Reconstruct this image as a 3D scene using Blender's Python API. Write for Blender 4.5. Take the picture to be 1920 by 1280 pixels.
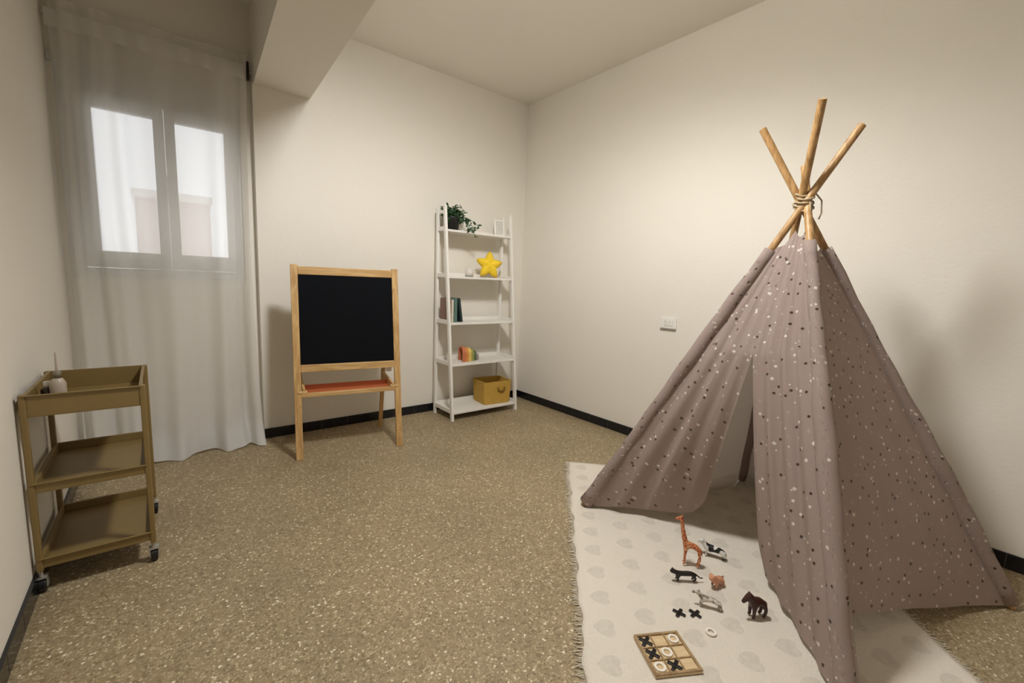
import bpy, bmesh, math, random
from mathutils import Vector, Matrix, Euler, noise
random.seed(7)
PI = math.pi
sc = bpy.context.scene
for o in list(bpy.data.objects): bpy.data.objects.remove(o)
COL = sc.collection

# ------------------------------------------------------------------ camera
cam = bpy.data.objects.new('camera', bpy.data.cameras.new('camera'))
cam.data.sensor_width = 36; cam.data.sensor_fit = 'HORIZONTAL'; cam.data.lens = 15.435
cam.data.clip_start = 0.02
CZ = 1.17
X_ = Vector((0.780, 0.052, -0.623)).normalized()
Y_ = Vector((-0.624, 0.126, -0.771)); Y_ = (Y_ - X_*Y_.dot(X_)).normalized()
Z_ = X_.cross(Y_)
cam.matrix_world = Matrix.Translation((0, 0, CZ)) @ Matrix((X_, Y_, Z_)).to_4x4()
COL.objects.link(cam); sc.camera = cam

# ------------------------------------------------------------------ view, sky, lamp
sc.view_settings.view_transform = 'Standard'; sc.view_settings.look = 'None'
sc.view_settings.gamma = 1; sc.view_settings.use_curve_mapping = False
sc.view_settings.exposure = 0.23
world = bpy.data.worlds.new('sky'); sc.world = world; world.use_nodes = True
bg = world.node_tree.nodes['Background']
bg.inputs['Color'].default_value = (0.95, 0.975, 1.0, 1); bg.inputs['Strength'].default_value = 1.5
LX, LY, LZ = 1.02, 1.23, 2.735
def light(name, kind, loc, power, color, size, rot=(0, 0, 0)):
    d = bpy.data.lights.new(name, kind); d.energy = power; d.color = color
    if kind == 'AREA': d.shape = 'DISK'; d.size = size
    else: d.shadow_soft_size = size
    if kind == 'SPOT': d.spot_size = math.radians(176); d.spot_blend = 0.6
    o = bpy.data.objects.new(name, d); o.location = loc; o.rotation_euler = rot; COL.objects.link(o); return o
WARM = (1.0, 1.0, 1.0)
light('lamp_light', 'SPOT', (LX, LY, LZ-0.05), 152, WARM, 0.15, (math.radians(10), 0, 0))
light('lamp_upward_light', 'POINT', (LX, LY, LZ+0.07), 15, WARM, 0.05)

# ------------------------------------------------------------------ helpers
def tag(o, label=None, cat=None, group=None, kind=None):
    if label: o['label'] = label
    if cat: o['category'] = cat
    if group: o['group'] = group
    if kind: o['kind'] = kind
    return o
def empty(name, label, cat, loc=(0, 0, 0), rz=0, group=None):
    o = bpy.data.objects.new(name, None); o.empty_display_size = 0.05
    o.location = loc; o.rotation_euler = (0, 0, rz); COL.objects.link(o)
    return tag(o, label, cat, group)
def obj(name, bm, mat, parent=None, smooth=False, bevel=0, seg=2):
    me = bpy.data.meshes.new(name)
    bmesh.ops.recalc_face_normals(bm, faces=bm.faces)
    bm.to_mesh(me); bm.free()
    if smooth:
        for p in me.polygons: p.use_smooth = True
    for m in (mat if isinstance(mat, (list, tuple)) else [mat]): me.materials.append(m)
    o = bpy.data.objects.new(name, me); COL.objects.link(o)
    if parent: o.parent = parent
    if bevel:
        b = o.modifiers.new('bevel', 'BEVEL'); b.width = bevel; b.segments = seg; b.limit_method = 'ANGLE'; b.angle_limit = 0.6
    return o
def BM(): return bmesh.new()
def box(bm, lo, hi, mat=None):
    (x0, y0, z0), (x1, y1, z1) = lo, hi
    co = [(x0,y0,z0),(x1,y0,z0),(x1,y1,z0),(x0,y1,z0),(x0,y0,z1),(x1,y0,z1),(x1,y1,z1),(x0,y1,z1)]
    vs = [bm.verts.new(mat @ Vector(c) if mat else c) for c in co]
    for f in ((0,3,2,1),(4,5,6,7),(0,1,5,4),(1,2,6,5),(2,3,7,6),(3,0,4,7)): bm.faces.new([vs[i] for i in f])
    return bm
def bar(bm, a, b, w, d, up=(0, 0, 1)):
    """box-section bar from a to b, w wide across, d deep"""
    a, b = Vector(a), Vector(b); t = (b-a).normalized(); u = Vector(up)
    s = t.cross(u)
    if s.length < 1e-4: s = t.cross(Vector((0, 1, 0)))
    s.normalize(); n = s.cross(t)
    vs = []
    for p in (a, b):
        for i, j in ((-1,-1),(1,-1),(1,1),(-1,1)): vs.append(bm.verts.new(p + s*(w/2*i) + n*(d/2*j)))
    for f in ((0,1,2,3),(7,6,5,4),(0,4,5,1),(1,5,6,2),(2,6,7,3),(3,7,4,0)): bm.faces.new([vs[i] for i in f])
    return bm
def tube(bm, pts, rad, seg=12, caps=True, squash=None):
    pts = [Vector(p) for p in pts]; n = len(pts)
    if not isinstance(rad, (list, tuple)): rad = [rad]*n
    rings = []; prev = None
    for i, p in enumerate(pts):
        t = (pts[min(i+1, n-1)] - pts[max(i-1, 0)]).normalized()
        if prev is None:
            s = t.cross(Vector((0, 0, 1)))
            if s.length < 1e-3: s = t.cross(Vector((0, 1, 0)))
        else: s = prev - t*prev.dot(t)
        s.normalize(); prev = s; b = t.cross(s)
        rings.append([bm.verts.new(p + (s*math.cos(2*PI*k/seg) + b*math.sin(2*PI*k/seg))*rad[i]) for k in range(seg)])
    for a, b in zip(rings, rings[1:]):
        for k in range(seg): bm.faces.new((a[k], a[(k+1) % seg], b[(k+1) % seg], b[k]))
    if caps:
        bm.faces.new(rings[0][::-1]); bm.faces.new(rings[-1])
    return bm
def lathe(bm, prof, seg=24, cx=0, cy=0):
    rings = []
    for r, z in prof:
        rings.append([bm.verts.new((cx + r*math.cos(2*PI*k/seg), cy + r*math.sin(2*PI*k/seg), z)) for k in range(seg)] if r > 1e-5 else [bm.verts.new((cx, cy, z))])
    for a, b in zip(rings, rings[1:]):
        for k in range(seg):
            k2 = (k+1) % seg
            q = [a[k % len(a)], a[k2 % len(a)], b[k2 % len(b)], b[k % len(b)]]
            u = []
            for v in q:
                if v not in u: u.append(v)
            if len(u) > 2: bm.faces.new(u)
    return bm
def prism(bm, outline, y0, y1):
    """outline in (x,z), extruded along y"""
    a = [bm.verts.new((x, y0, z)) for x, z in outline]; b = [bm.verts.new((x, y1, z)) for x, z in outline]
    n = len(a); bm.faces.new(a); bm.faces.new(b[::-1])
    for i in range(n): bm.faces.new((a[i], b[i], b[(i+1) % n], a[(i+1) % n]))
    return bm

# ------------------------------------------------------------------ materials
def nt(name):
    m = bpy.data.materials.new(name); m.use_nodes = True
    return m, m.node_tree.nodes, m.node_tree.links, m.node_tree.nodes['Principled BSDF']
def srgb(r, g, b):
    f = lambda c: (c/255/12.92) if c/255 <= 0.04045 else ((c/255+0.055)/1.055)**2.4
    return (f(r), f(g), f(b), 1)
def plain(name, col, rough=0.5, metal=0, var=0.06, scale=12, bump=0.0, bscale=120, coat=0):
    m, N, L, P = nt(name)
    P.inputs['Roughness'].default_value = rough; P.inputs['Metallic'].default_value = metal
    P.inputs['Coat Weight'].default_value = coat
    tc = N.new('ShaderNodeTexCoord'); no = N.new('ShaderNodeTexNoise'); no.inputs['Scale'].default_value = scale
    no.inputs['Detail'].default_value = 4
    L.new(tc.outputs['Object'], no.inputs['Vector'])
    mx = N.new('ShaderNodeMix'); mx.data_type = 'RGBA'
    mx.inputs[6].default_value = tuple(c*(1-var) for c in col[:3]) + (1,); mx.inputs[7].default_value = tuple(min(1, c*(1+var)) for c in col[:3]) + (1,)
    L.new(no.outputs['Fac'], mx.inputs[0]); L.new(mx.outputs[2], P.inputs['Base Color'])
    if bump:
        n2 = N.new('ShaderNodeTexNoise'); n2.inputs['Scale'].default_value = bscale; L.new(tc.outputs['Object'], n2.inputs['Vector'])
        b = N.new('ShaderNodeBump'); b.inputs['Strength'].default_value = bump; b.inputs['Distance'].default_value = 0.003
        L.new(n2.outputs['Fac'], b.inputs['Height']); L.new(b.outputs['Normal'], P.inputs['Normal'])
    return m
def wood(name, c1, c2, scale=6, axis=(1, 14, 14), rough=0.5):
    m, N, L, P = nt(name); P.inputs['Roughness'].default_value = rough
    tc = N.new('ShaderNodeTexCoord'); mp = N.new('ShaderNodeMapping'); mp.inputs['Scale'].default_value = axis
    no = N.new('ShaderNodeTexNoise'); no.inputs['Scale'].default_value = scale; no.inputs['Detail'].default_value = 6; no.inputs['Distortion'].default_value = 0.6
    cr = N.new('ShaderNodeValToRGB'); cr.color_ramp.elements[0].position = 0.35; cr.color_ramp.elements[1].position = 0.65
    cr.color_ramp.elements[0].color = c1; cr.color_ramp.elements[1].color = c2
    L.new(tc.outputs['Object'], mp.inputs['Vector']); L.new(mp.outputs['Vector'], no.inputs['Vector']); L.new(no.outputs['Fac'], cr.inputs['Fac']); L.new(cr.outputs['Color'], P.inputs['Base Color'])
    return m
M_wall = plain('wall_paint', srgb(230, 224, 212), 0.85, var=0.012, scale=3, bump=0.25, bscale=60)
M_ceil = plain('ceiling_paint', srgb(241, 236, 226), 0.9, var=0.01, scale=2)
M_frame = plain('window_paint', srgb(205, 205, 203), 0.5, var=0.02)
M_tile = plain('black_tile', srgb(22, 22, 27), 0.18, var=0.3, scale=5)
M_grout = plain('grey_grout', srgb(88, 86, 82), 0.9)
M_white = plain('white_lacquer', srgb(232, 228, 220), 0.4, var=0.01)
M_gold = plain('olive_enamel', srgb(128, 106, 62), 0.42, var=0.03, scale=20)
M_black = plain('black_plastic', srgb(18, 17, 17), 0.4)
M_chrome = plain('grey_metal', srgb(190, 188, 184), 0.3, metal=0.6)
M_board = plain('chalkboard_slate', srgb(12, 14, 18), 0.75, var=0.2, scale=6); M_board.node_tree.nodes['Principled BSDF'].inputs['Specular IOR Level'].default_value = 0.08
M_pine = wood('pine_wood', srgb(176, 136, 82), srgb(205, 168, 112), axis=(9, 9, 1))
M_pine_x = wood('pine_wood_rail', srgb(178, 140, 86), srgb(208, 172, 118), axis=(1, 9, 9))
M_orange = plain('orange_plastic', srgb(188, 104, 62), 0.4)
M_pole = wood('pole_wood', srgb(150, 112, 66), srgb(196, 156, 104), axis=(12, 12, 2), scale=5)
M_rope = plain('jute_rope', srgb(176, 158, 128), 0.9, var=0.25, scale=120, bump=0.6, bscale=300)
M_leaf = plain('dark_green_leaf', srgb(48, 78, 42), 0.45, var=0.35, scale=18)
M_pot = plain('black_pot', srgb(20, 19, 18), 0.5)
M_soil = plain('potting_soil', srgb(38, 28, 20), 0.95)
M_yellow = plain('yellow_plush', srgb(240, 203, 48), 0.9, var=0.06, scale=40, bump=0.4, bscale=200)
M_mustard = plain('mustard_fabric', srgb(188, 150, 66), 0.9, var=0.1, scale=30, bump=0.5, bscale=240)
M_must_dk = plain('mustard_handle', srgb(128, 92, 20), 0.9, var=0.1)

def mat_floor():
    m, N, L, P = nt('terrazzo')
    tc = N.new('ShaderNodeTexCoord')
    v = N.new('ShaderNodeTexVoronoi'); v.inputs['Scale'].default_value = 125; L.new(tc.outputs['Object'], v.inputs['Vector'])
    sp = N.new('ShaderNodeSeparateColor'); L.new(v.outputs['Color'], sp.inputs[0])
    cr = N.new('ShaderNodeValToRGB'); e = cr.color_ramp.elements; cr.color_ramp.interpolation = 'CONSTANT'
    e[0].position = 0; e[0].color = srgb(128, 112, 84); e[1].position = 0.12; e[1].color = srgb(150, 133, 102)
    for p, c in ((0.40, srgb(162, 144, 112)), (0.62, srgb(172, 154, 122)), (0.80, srgb(152, 130, 98)), (0.86, srgb(188, 172, 138)), (0.955, srgb(220, 208, 180))):
        q = e.new(p); q.color = c
    L.new(sp.outputs[0], cr.inputs['Fac'])
    # cement between the chips
    ve = N.new('ShaderNodeTexVoronoi'); ve.feature = 'DISTANCE_TO_EDGE'; ve.inputs['Scale'].default_value = 125; L.new(tc.outputs['Object'], ve.inputs['Vector'])
    lt = N.new('ShaderNodeMath'); lt.operation = 'LESS_THAN'; lt.inputs[1].default_value = 0.07; L.new(ve.outputs['Distance'], lt.inputs[0])
    mx = N.new('ShaderNodeMix'); mx.data_type = 'RGBA'; mx.inputs[7].default_value = srgb(140, 123, 94)
    L.new(lt.outputs[0], mx.inputs[0]); L.new(cr.outputs['Color'], mx.inputs[6])
    # broad wear
    n = N.new('ShaderNodeTexNoise'); n.inputs['Scale'].default_value = 2.2; n.inputs['Detail'].default_value = 5; L.new(tc.outputs['Object'], n.inputs['Vector'])
    mr = N.new('ShaderNodeMapRange'); mr.inputs[1].default_value = 0.3; mr.inputs[2].default_value = 0.7; mr.inputs[3].default_value = 0.9; mr.inputs[4].default_value = 1.08
    L.new(n.outputs['Fac'], mr.inputs[0])
    hs = N.new('ShaderNodeHueSaturation'); L.new(mr.outputs[0], hs.inputs['Value']); L.new(mx.outputs[2], hs.inputs['Color'])
    L.new(hs.outputs['Color'], P.inputs['Base Color']); P.inputs['Roughness'].default_value = 0.5
    P.inputs['Specular IOR Level'].default_value = 0.35
    return m
def mat_tent():
    m, N, L, P = nt('taupe_dotted_cotton')
    P.inputs['Roughness'].default_value = 0.95; P.inputs['Specular IOR Level'].default_value = 0.15
    uv = N.new('ShaderNodeUVMap')
    base = N.new('ShaderNodeRGB'); base.outputs[0].default_value = srgb(167, 149, 141)
    col = base.outputs[0]
    def layer(scale, off, rad, c_a, c_b, split, rnd, keep, col, metric='EUCLIDEAN'):
        mp = N.new('ShaderNodeMapping'); mp.inputs['Location'].default_value = off; mp.inputs['Rotation'].default_value = (0, 0, off[0]); L.new(uv.outputs[0], mp.inputs['Vector'])
        v = N.new('ShaderNodeTexVoronoi'); v.voronoi_dimensions = '2D'; v.distance = metric
        v.inputs['Scale'].default_value = scale; v.inputs['Randomness'].default_value = rnd; L.new(mp.outputs[0], v.inputs['Vector'])
        lt = N.new('ShaderNodeMath'); lt.operation = 'LESS_THAN'; lt.inputs[1].default_value = rad; L.new(v.outputs['Distance'], lt.inputs[0])
        sp = N.new('ShaderNodeSeparateColor'); L.new(v.outputs['Color'], sp.inputs[0])
        k = N.new('ShaderNodeMath'); k.operation = 'LESS_THAN'; k.inputs[1].default_value = keep; L.new(sp.outputs[1], k.inputs[0])
        mu = N.new('ShaderNodeMath'); mu.operation = 'MULTIPLY'; L.new(lt.outputs[0], mu.inputs[0]); L.new(k.outputs[0], mu.inputs[1])
        g = N.new('ShaderNodeMath'); g.operation = 'GREATER_THAN'; g.inputs[1].default_value = split; L.new(sp.outputs[0], g.inputs[0])
        c = N.new('ShaderNodeMix'); c.data_type = 'RGBA'; c.inputs[6].default_value = c_a; c.inputs[7].default_value = c_b; L.new(g.outputs[0], c.inputs[0])
        mx = N.new('ShaderNodeMix'); mx.data_type = 'RGBA'; L.new(mu.outputs[0], mx.inputs[0]); L.new(col, mx.inputs[6]); L.new(c.outputs[2], mx.inputs[7])
        return mx.outputs[2]
    dark, white, pale = srgb(70, 54, 48), srgb(232, 224, 212), srgb(186, 172, 160)
    col = layer(15, (0.1, 0.2, 0), 0.078, dark, dark, 0.5, 0.95, 0.9, col)
    col = layer(15, (0.63, 0.47, 0), 0.080, white, pale, 0.6, 0.95, 0.85, col)
    col = layer(13, (1.31, 0.77, 0), 0.10, white, pale, 0.4, 0.9, 0.5, col, 'MANHATTAN')
    col = layer(34, (2.2, 1.77, 0), 0.11, white, pale, 0.5, 0.9, 0.22, col)
    # the print does not show on the pale inside
    ge = N.new('ShaderNodeNewGeometry'); bk = N.new('ShaderNodeMix'); bk.data_type = 'RGBA'; bk.inputs[7].default_value = srgb(176, 166, 154)
    L.new(ge.outputs['Backfacing'], bk.inputs[0]); L.new(col, bk.inputs[6]); col = bk.outputs[2]
    L.new(col, P.inputs['Base Color'])
    n = N.new('ShaderNodeTexNoise'); n.inputs['Scale'].default_value = 500; L.new(uv.outputs[0], n.inputs['Vector'])
    b = N.new('ShaderNodeBump'); b.inputs['Strength'].default_value = 0.2; b.inputs['Distance'].default_value = 0.001; L.new(n.outputs['Fac'], b.inputs['Height']); L.new(b.outputs['Normal'], P.inputs['Normal'])
    # a little light comes through the cotton
    out = N['Material Output']; tr = N.new('ShaderNodeBsdfTranslucent'); tr.inputs['Color'].default_value = srgb(214, 203, 194)
    ms = N.new('ShaderNodeMixShader'); ms.inputs[0].default_value = 0.26
    L.new(P.outputs[0], ms.inputs[1]); L.new(tr.outputs[0], ms.inputs[2]); L.new(ms.outputs[0], out.inputs['Surface'])
    return m
def mat_sheer(lo=.66, hi=.97):
    m, N, L, P = nt('sheer_voile')
    out = N['Material Output']; N.remove(P)
    d = N.new('ShaderNodeBsdfDiffuse'); d.inputs['Color'].default_value = srgb(240, 238, 234)
    t = N.new('ShaderNodeBsdfTranslucent'); t.inputs['Color'].default_value = srgb(240, 238, 234)
    dm = N.new('ShaderNodeMixShader'); dm.inputs[0].default_value = 0.45; L.new(d.outputs[0], dm.inputs[1]); L.new(t.outputs[0], dm.inputs[2])
    tp = N.new('ShaderNodeBsdfTransparent')
    # the weave covers more when seen at a slant
    lw = N.new('ShaderNodeLayerWeight'); lw.inputs['Blend'].default_value = 0.35
    mr = N.new('ShaderNodeMapRange'); mr.inputs[3].default_value = lo; mr.inputs[4].default_value = hi; L.new(lw.outputs['Facing'], mr.inputs[0])
    tc = N.new('ShaderNodeTexCoord')
    # the doubled hem at the bottom is denser
    sx = N.new('ShaderNodeSeparateXYZ'); L.new(tc.outputs['Object'], sx.inputs[0])
    hz = N.new('ShaderNodeMapRange'); hz.inputs[1].default_value = 0.42; hz.inputs[2].default_value = 0.12; hz.inputs[3].default_value = 0; hz.inputs[4].default_value = 0.32; L.new(sx.outputs[2], hz.inputs[0])
    ad = N.new('ShaderNodeMath'); ad.operation = 'ADD'; ad.use_clamp = True; L.new(mr.outputs[0], ad.inputs[0]); L.new(hz.outputs[0], ad.inputs[1])
    ms = N.new('ShaderNodeMixShader'); L.new(ad.outputs[0], ms.inputs[0]); L.new(tp.outputs[0], ms.inputs[1]); L.new(dm.outputs[0], ms.inputs[2]); L.new(ms.outputs[0], out.inputs['Surface'])
    return m
def mat_rug():
    m, N, L, P = nt('cream_cotton_rug'); P.inputs['Roughness'].default_value = 0.97; P.inputs['Specular IOR Level'].default_value = 0.1
    tc = N.new('ShaderNodeTexCoord'); sx = N.new('ShaderNodeSeparateXYZ'); L.new(tc.outputs['Object'], sx.inputs[0])
    def M(op, a, b=None, c=None):
        n = N.new('ShaderNodeMath'); n.operation = op
        for i, v in enumerate((a, b, c)):
            if v is None: continue
            if isinstance(v, (int, float)): n.inputs[i].default_value = v
            else: L.new(v, n.inputs[i])
        return n.outputs[0]
    cell = 0.15
    ry = M('DIVIDE', sx.outputs[1], cell); row = M('FLOOR', ry); odd = M('MULTIPLY', M('MODULO', row, 2), 0.5)
    rx = M('ADD', M('DIVIDE', sx.outputs[0], cell), odd)
    fx = M('MULTIPLY', M('SUBTRACT', M('FRACT', rx), 0.5), 4.4); fy = M('MULTIPLY', M('SUBTRACT', M('FRACT', ry), 0.47), 4.4)
    x2 = M('MULTIPLY', fx, fx); y2 = M('MULTIPLY', fy, fy)
    q = M('SUBTRACT', M('ADD', x2, y2), 1); q3 = M('MULTIPLY', M('MULTIPLY', q, q), q)
    h = M('SUBTRACT', q3, M('MULTIPLY', x2, M('MULTIPLY', y2, fy)))
    heart = M('LESS_THAN', h, 0)
    nz = N.new('ShaderNodeTexNoise'); nz.inputs['Scale'].default_value = 60; L.new(tc.outputs['Object'], nz.inputs['Vector'])
    fac = M('MULTIPLY', heart, M('MULTIPLY', nz.outputs['Fac'], 0.9))
    mx = N.new('ShaderNodeMix'); mx.data_type = 'RGBA'; mx.inputs[6].default_value = srgb(222, 213, 198); mx.inputs[7].default_value = srgb(196, 188, 174)
    L.new(fac, mx.inputs[0]); L.new(mx.outputs[2], P.inputs['Base Color'])
    w = N.new('ShaderNodeTexNoise'); w.inputs['Scale'].default_value = 160; L.new(tc.outputs['Object'], w.inputs['Vector'])
    w2 = N.new('ShaderNodeTexNoise'); w2.inputs['Scale'].default_value = 9; L.new(tc.outputs['Object'], w2.inputs['Vector'])
    ad = M('ADD', w.outputs['Fac'], M('MULTIPLY', w2.outputs['Fac'], 2.5))
    b = N.new('ShaderNodeBump'); b.inputs['Strength'].default_value = 0.6; b.inputs['Distance'].default_value = 0.006; L.new(ad, b.inputs['Height']); L.new(b.outputs['Normal'], P.inputs['Normal'])
    return m
def mat_glass():
    m, N, L, P = nt('window_glass'); out = N['Material Output']; N.remove(P)
    g = N.new('ShaderNodeBsdfGlossy'); g.inputs['Roughness'].default_value = 0.02; t = N.new('ShaderNodeBsdfTransparent')
    fr = N.new('ShaderNodeFresnel'); fr.inputs['IOR'].default_value = 1.45
    ms = N.new('ShaderNodeMixShader'); L.new(fr.outputs[0], ms.inputs[0]); L.new(t.outputs[0], ms.inputs[1]); L.new(g.outputs[0], ms.inputs[2]); L.new(ms.outputs[0], out.inputs['Surface'])
    return m
M_floor, M_tent, M_sheer, M_rug, M_glass = mat_floor(), mat_tent(), mat_sheer(), mat_rug(), mat_glass()

# ------------------------------------------------------------------ room shell
XL, XR, YB, YW, YF, H = -0.40, 2.885, 3.456, 3.515, -1.0, 2.88
JX = 0.545
def struct(name, bm, mat, parent=None, label=None):
    o = obj(name, bm, mat, parent)
    if not parent: o['kind'] = 'structure'
    if label: o['label'] = label
    return o
struct('floor', box(BM(), (XL-.2, YF-.2, -.12), (XR+.2, YW+.35, 0)), M_floor, label='speckled brown terrazzo floor')
struct('ceiling', box(BM(), (XL-.2, YF-.2, H), (XR+.2, YW+.35, H+.15)), M_ceil, label='plain off-white ceiling')
struct('wall_left', box(BM(), (XL-.2, YF-.2, 0), (XL, YW+.35, H)), M_wall, label='cream wall on the left behind the metal cart')
struct('wall_right', box(BM(), (XR, YF-.2, 0), (XR+.2, YW+.35, H)), M_wall, label='cream wall on the right behind the teepee')
struct('wall_rear', box(BM(), (XL, YF-.2, 0), (XR, YF, H)), M_wall, label='cream wall behind the camera')
struct('wall_back', box(BM(), (JX, YB, 0), (XR, YW+.35, H)), M_wall, label='cream wall behind the chalkboard and the white shelf')
WX0, WX1, WZ0, WZ1 = -0.375, 0.475, 1.115, 2.245
bm = BM()
box(bm, (XL, YW, 0), (JX, YW+.35, WZ0)); box(bm, (XL, YW, WZ1), (JX, YW+.35, H))
box(bm, (XL, YW, WZ0), (WX0, YW+.35, WZ1)); box(bm, (WX1, YW, WZ0), (JX, YW+.35, WZ1))
struct('wall_window', bm, M_wall, label='cream wall around the window behind the curtain')
# ceiling beam
bm = BM()
vb = []
for z in (2.39, H):
    for y, xl, xr in ((YB, 0.552, 0.897), (YF, 0.285, 0.648)):
        vb += [bm.verts.new((xl, y, z)), bm.verts.new((xr, y, z))]
for f in ((0,1,3,2),(4,6,7,5),(0,2,6,4),(1,5,7,3),(0,4,5,1),(2,3,7,6)): bm.faces.new([vb[i] for i in f])
o = struct('trim_1', bm, M_wall, label='deep off-white ceiling beam crossing above the window')
# baseboards: black tiles with grout joints
def tiles(name, p0, p1, nrm, label):
    p0, p1, nrm = Vector(p0), Vector(p1), Vector(nrm); d = (p1-p0); Ln = d.length; d.normalize()
    bt, bg_ = BM(), BM(); h = 0.07; t = 0.011
    n = max(1, round(Ln/0.2)); w = Ln/n
    def bx(bm, a, b, hh, tt):
        A = p0+d*a; B = p0+d*b; q = [A, B, B+nrm*tt, A+nrm*tt]
        lo = [bm.verts.new(v) for v in q]; hi = [bm.verts.new(v+Vector((0, 0, hh))) for v in q]
        bm.faces.new(lo[::-1]); bm.faces.new(hi)
        for i in range(4): bm.faces.new((lo[i], lo[(i+1) % 4], hi[(i+1) % 4], hi[i]))
    for i in range(n): bx(bt, i*w+.0015, (i+1)*w-.0015, h, t)
    bx(bg_, 0, Ln, h-.001, t-.0015)
    b = struct(name, bt, M_tile, label=label)
    g = obj('grout', bg_, M_grout, b); g['label'] = 'grey grout between the tiles'
tiles('baseboard_left', (XL, YF, 0), (XL, YW, 0), (1, 0, 0), 'black tile skirting along the left wall')
tiles('baseboard_right', (XR, YF, 0), (XR, YB, 0), (-1, 0, 0), 'black tile skirting along the right wall')
tiles('baseboard_back', (JX, YB, 0), (XR-.012, YB, 0), (0, -1, 0), 'black tile skirting below the chalkboard wall')
tiles('baseboard_window', (XL+.012, YW, 0), (JX-.012, YW, 0), (0, -1, 0), 'black tile skirting below the window')
# window: outer frame, two casements, glass
win = obj('window_1', BM(), M_frame); win['kind'] = 'structure'; win['label'] = 'pale double casement window behind the sheer curtain'
fy0, fy1 = YW+.02, YW+.09
bm = BM()
box(bm, (WX0, fy0, WZ0), (WX0+.06, fy1, WZ1)); box(bm, (WX1-.045, fy0, WZ0), (WX1, fy1, WZ1))
box(bm, (WX0+.06, fy0, WZ0), (WX1-.045, fy1, WZ0+.055)); box(bm, (WX0+.06, fy0, WZ1-.10), (WX1-.045, fy1, WZ1))
obj('window_frame', bm, M_frame, win, bevel=.004)
P1, P2, P3, P4, PZ0, PZ1 = -0.243, 0.026, 0.131, 0.386, 1.268, 2.068
for (a, b, gx0, gx1) in ((WX0+.062, 0.078, P1, P2), (0.081, WX1-.047, P3, P4)):
    bm = BM(); z0, z1 = WZ0+.057, WZ1-.102; y0, y1 = fy0-.012, fy1-.02
    box(bm, (a, y0, z0), (gx0, y1, z1)); box(bm, (gx1, y0, z0), (b, y1, z1))
    box(bm, (gx0, y0, z0), (gx1, y1, PZ0)); box(bm, (gx0, y0, PZ1), (gx1, y1, z1))
    s = obj('casement', bm, M_frame, win, bevel=.003)
    g = obj('pane', box(BM(), (gx0-.003, (y0+y1)/2-.002, PZ0-.003), (gx1+.003, (y0+y1)/2+.002, PZ1+.003)), M_glass, s)
obj('window_handle', bar(BM(), (0.08, fy0-.03, 1.62), (0.08, fy0-.03, 1.74), .018, .02), M_frame, win, bevel=.004)
bm = BM(); box(bm, (XL+.003, YW-.028, WZ1), (JX-.06, YW-.0005, WZ1+.035))
struct('trim_2', bm, M_frame, label='pale lintel strip above the window')
# neighbouring building outside
M_fac = plain('outside_render', srgb(236, 226, 224), 0.9, var=0.03, scale=1)
M_rf = plain('outside_coping', srgb(246, 244, 242), 0.8)
b = empty('building', 'pale building wall seen through the window panes', 'building', (0, 0, 0))
obj('wall', box(BM(), (-0.121, 5.2, -3.0), (0.43, 5.9, 1.80)), M_fac, b); obj('coping', box(BM(), (-0.14, 5.17, 1.80), (0.45, 5.93, 1.87)), M_rf, b)
b.location = (0, 0, 0)

# ------------------------------------------------------------------ curtain
HEM = []
def curtain():
    bm = BM(); uvl = None
    nu, nv = 220, 60; g = []
    for j in range(nv+1):
        v = j/nv; row = []
        for i in range(nu+1):
            u = i/nu
            # folds: sheets bunch more at the right edge
            uu = u + 0.012*math.sin(9*u+2)
            x0t, x1t = XL+.02, 0.522
            x1 = x1t + 0.02*v*v - 0.022*math.sin(PI*v)
            x = x0t + (x1-x0t)*uu
            ztop = 2.535; zb = 0.010 + 0.006*math.sin(23*u)
            z = ztop + (zb-ztop)*v
            ph = 2*PI*(5.2*u + 0.55*math.sin(4.1*u+0.6) + 0.10*math.sin(4*v+4*u))
            amp = 0.012 + 0.022*v + 0.010*max(0, u-.8)*5
            fold = math.sin(ph) + 0.30*math.sin(2.3*ph+1.1+1.4*v)
            y = 3.43 + amp*fold - 0.10*v**3 * (1.15-0.95*u) 
            if v > 0.93:
                k = (v-0.93)/0.07
                y -= 0.055*k*k*(1+.6*math.sin(8*u)) ; z += 0.018*math.sin(PI*k)*(0.6+0.4*math.sin(ph)); x += .006*k*math.sin(31*u)
            if v < 0.035: y += 0
            y = min(y, 3.49)
            row.append(bm.verts.new((max(x, XL+.014), y, z)))
        g.append(row)
    for j in range(nv):
        for i in range(nu):
            f = bm.faces.new((g[j][i], g[j][i+1], g[j+1][i+1], g[j+1][i]))
    return bm
cu = empty('curtain', 'sheer white floor length curtain hanging in front of the window', 'curtain', (0.05, 3.43, 0))
c = obj('curtain_cloth', curtain(), M_sheer, cu, smooth=True); c.matrix_parent_inverse = Matrix.Translation((-0.05, -3.43, 0))
bm = BM()
pts = []
for j in range(2):
    row = []
    for i in range(121):
        u = i/120; x = XL+.018 + (0.495-XL-.018)*u; ph = 2*PI*(9*u)
        row.append(bm.verts.new((x, 3.405+.006*math.sin(ph), 2.47-.0+.0 if j else 2.385)))
    pts.append(row)
for i in range(120): bm.faces.new((pts[0][i], pts[0][i+1], pts[1][i+1], pts[1][i]))
c = obj('rod_pocket', bm, M_sheer, cu, smooth=True); c.matrix_parent_inverse = Matrix.Translation((-0.05, -3.43, 0))
rod = empty('curtain_rod', 'thin dark curtain rod with a black end bracket beside the beam', 'curtain rod', (0.05, 3.44, 2.45))
M_rod = plain('dark_metal', srgb(40, 33, 28), 0.4, metal=0.3)
def loc_child(name, bm, mat, par, **k):
    o = obj(name, bm, mat, par, **k); o.matrix_parent_inverse = Matrix.Translation(-par.location); return o
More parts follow.
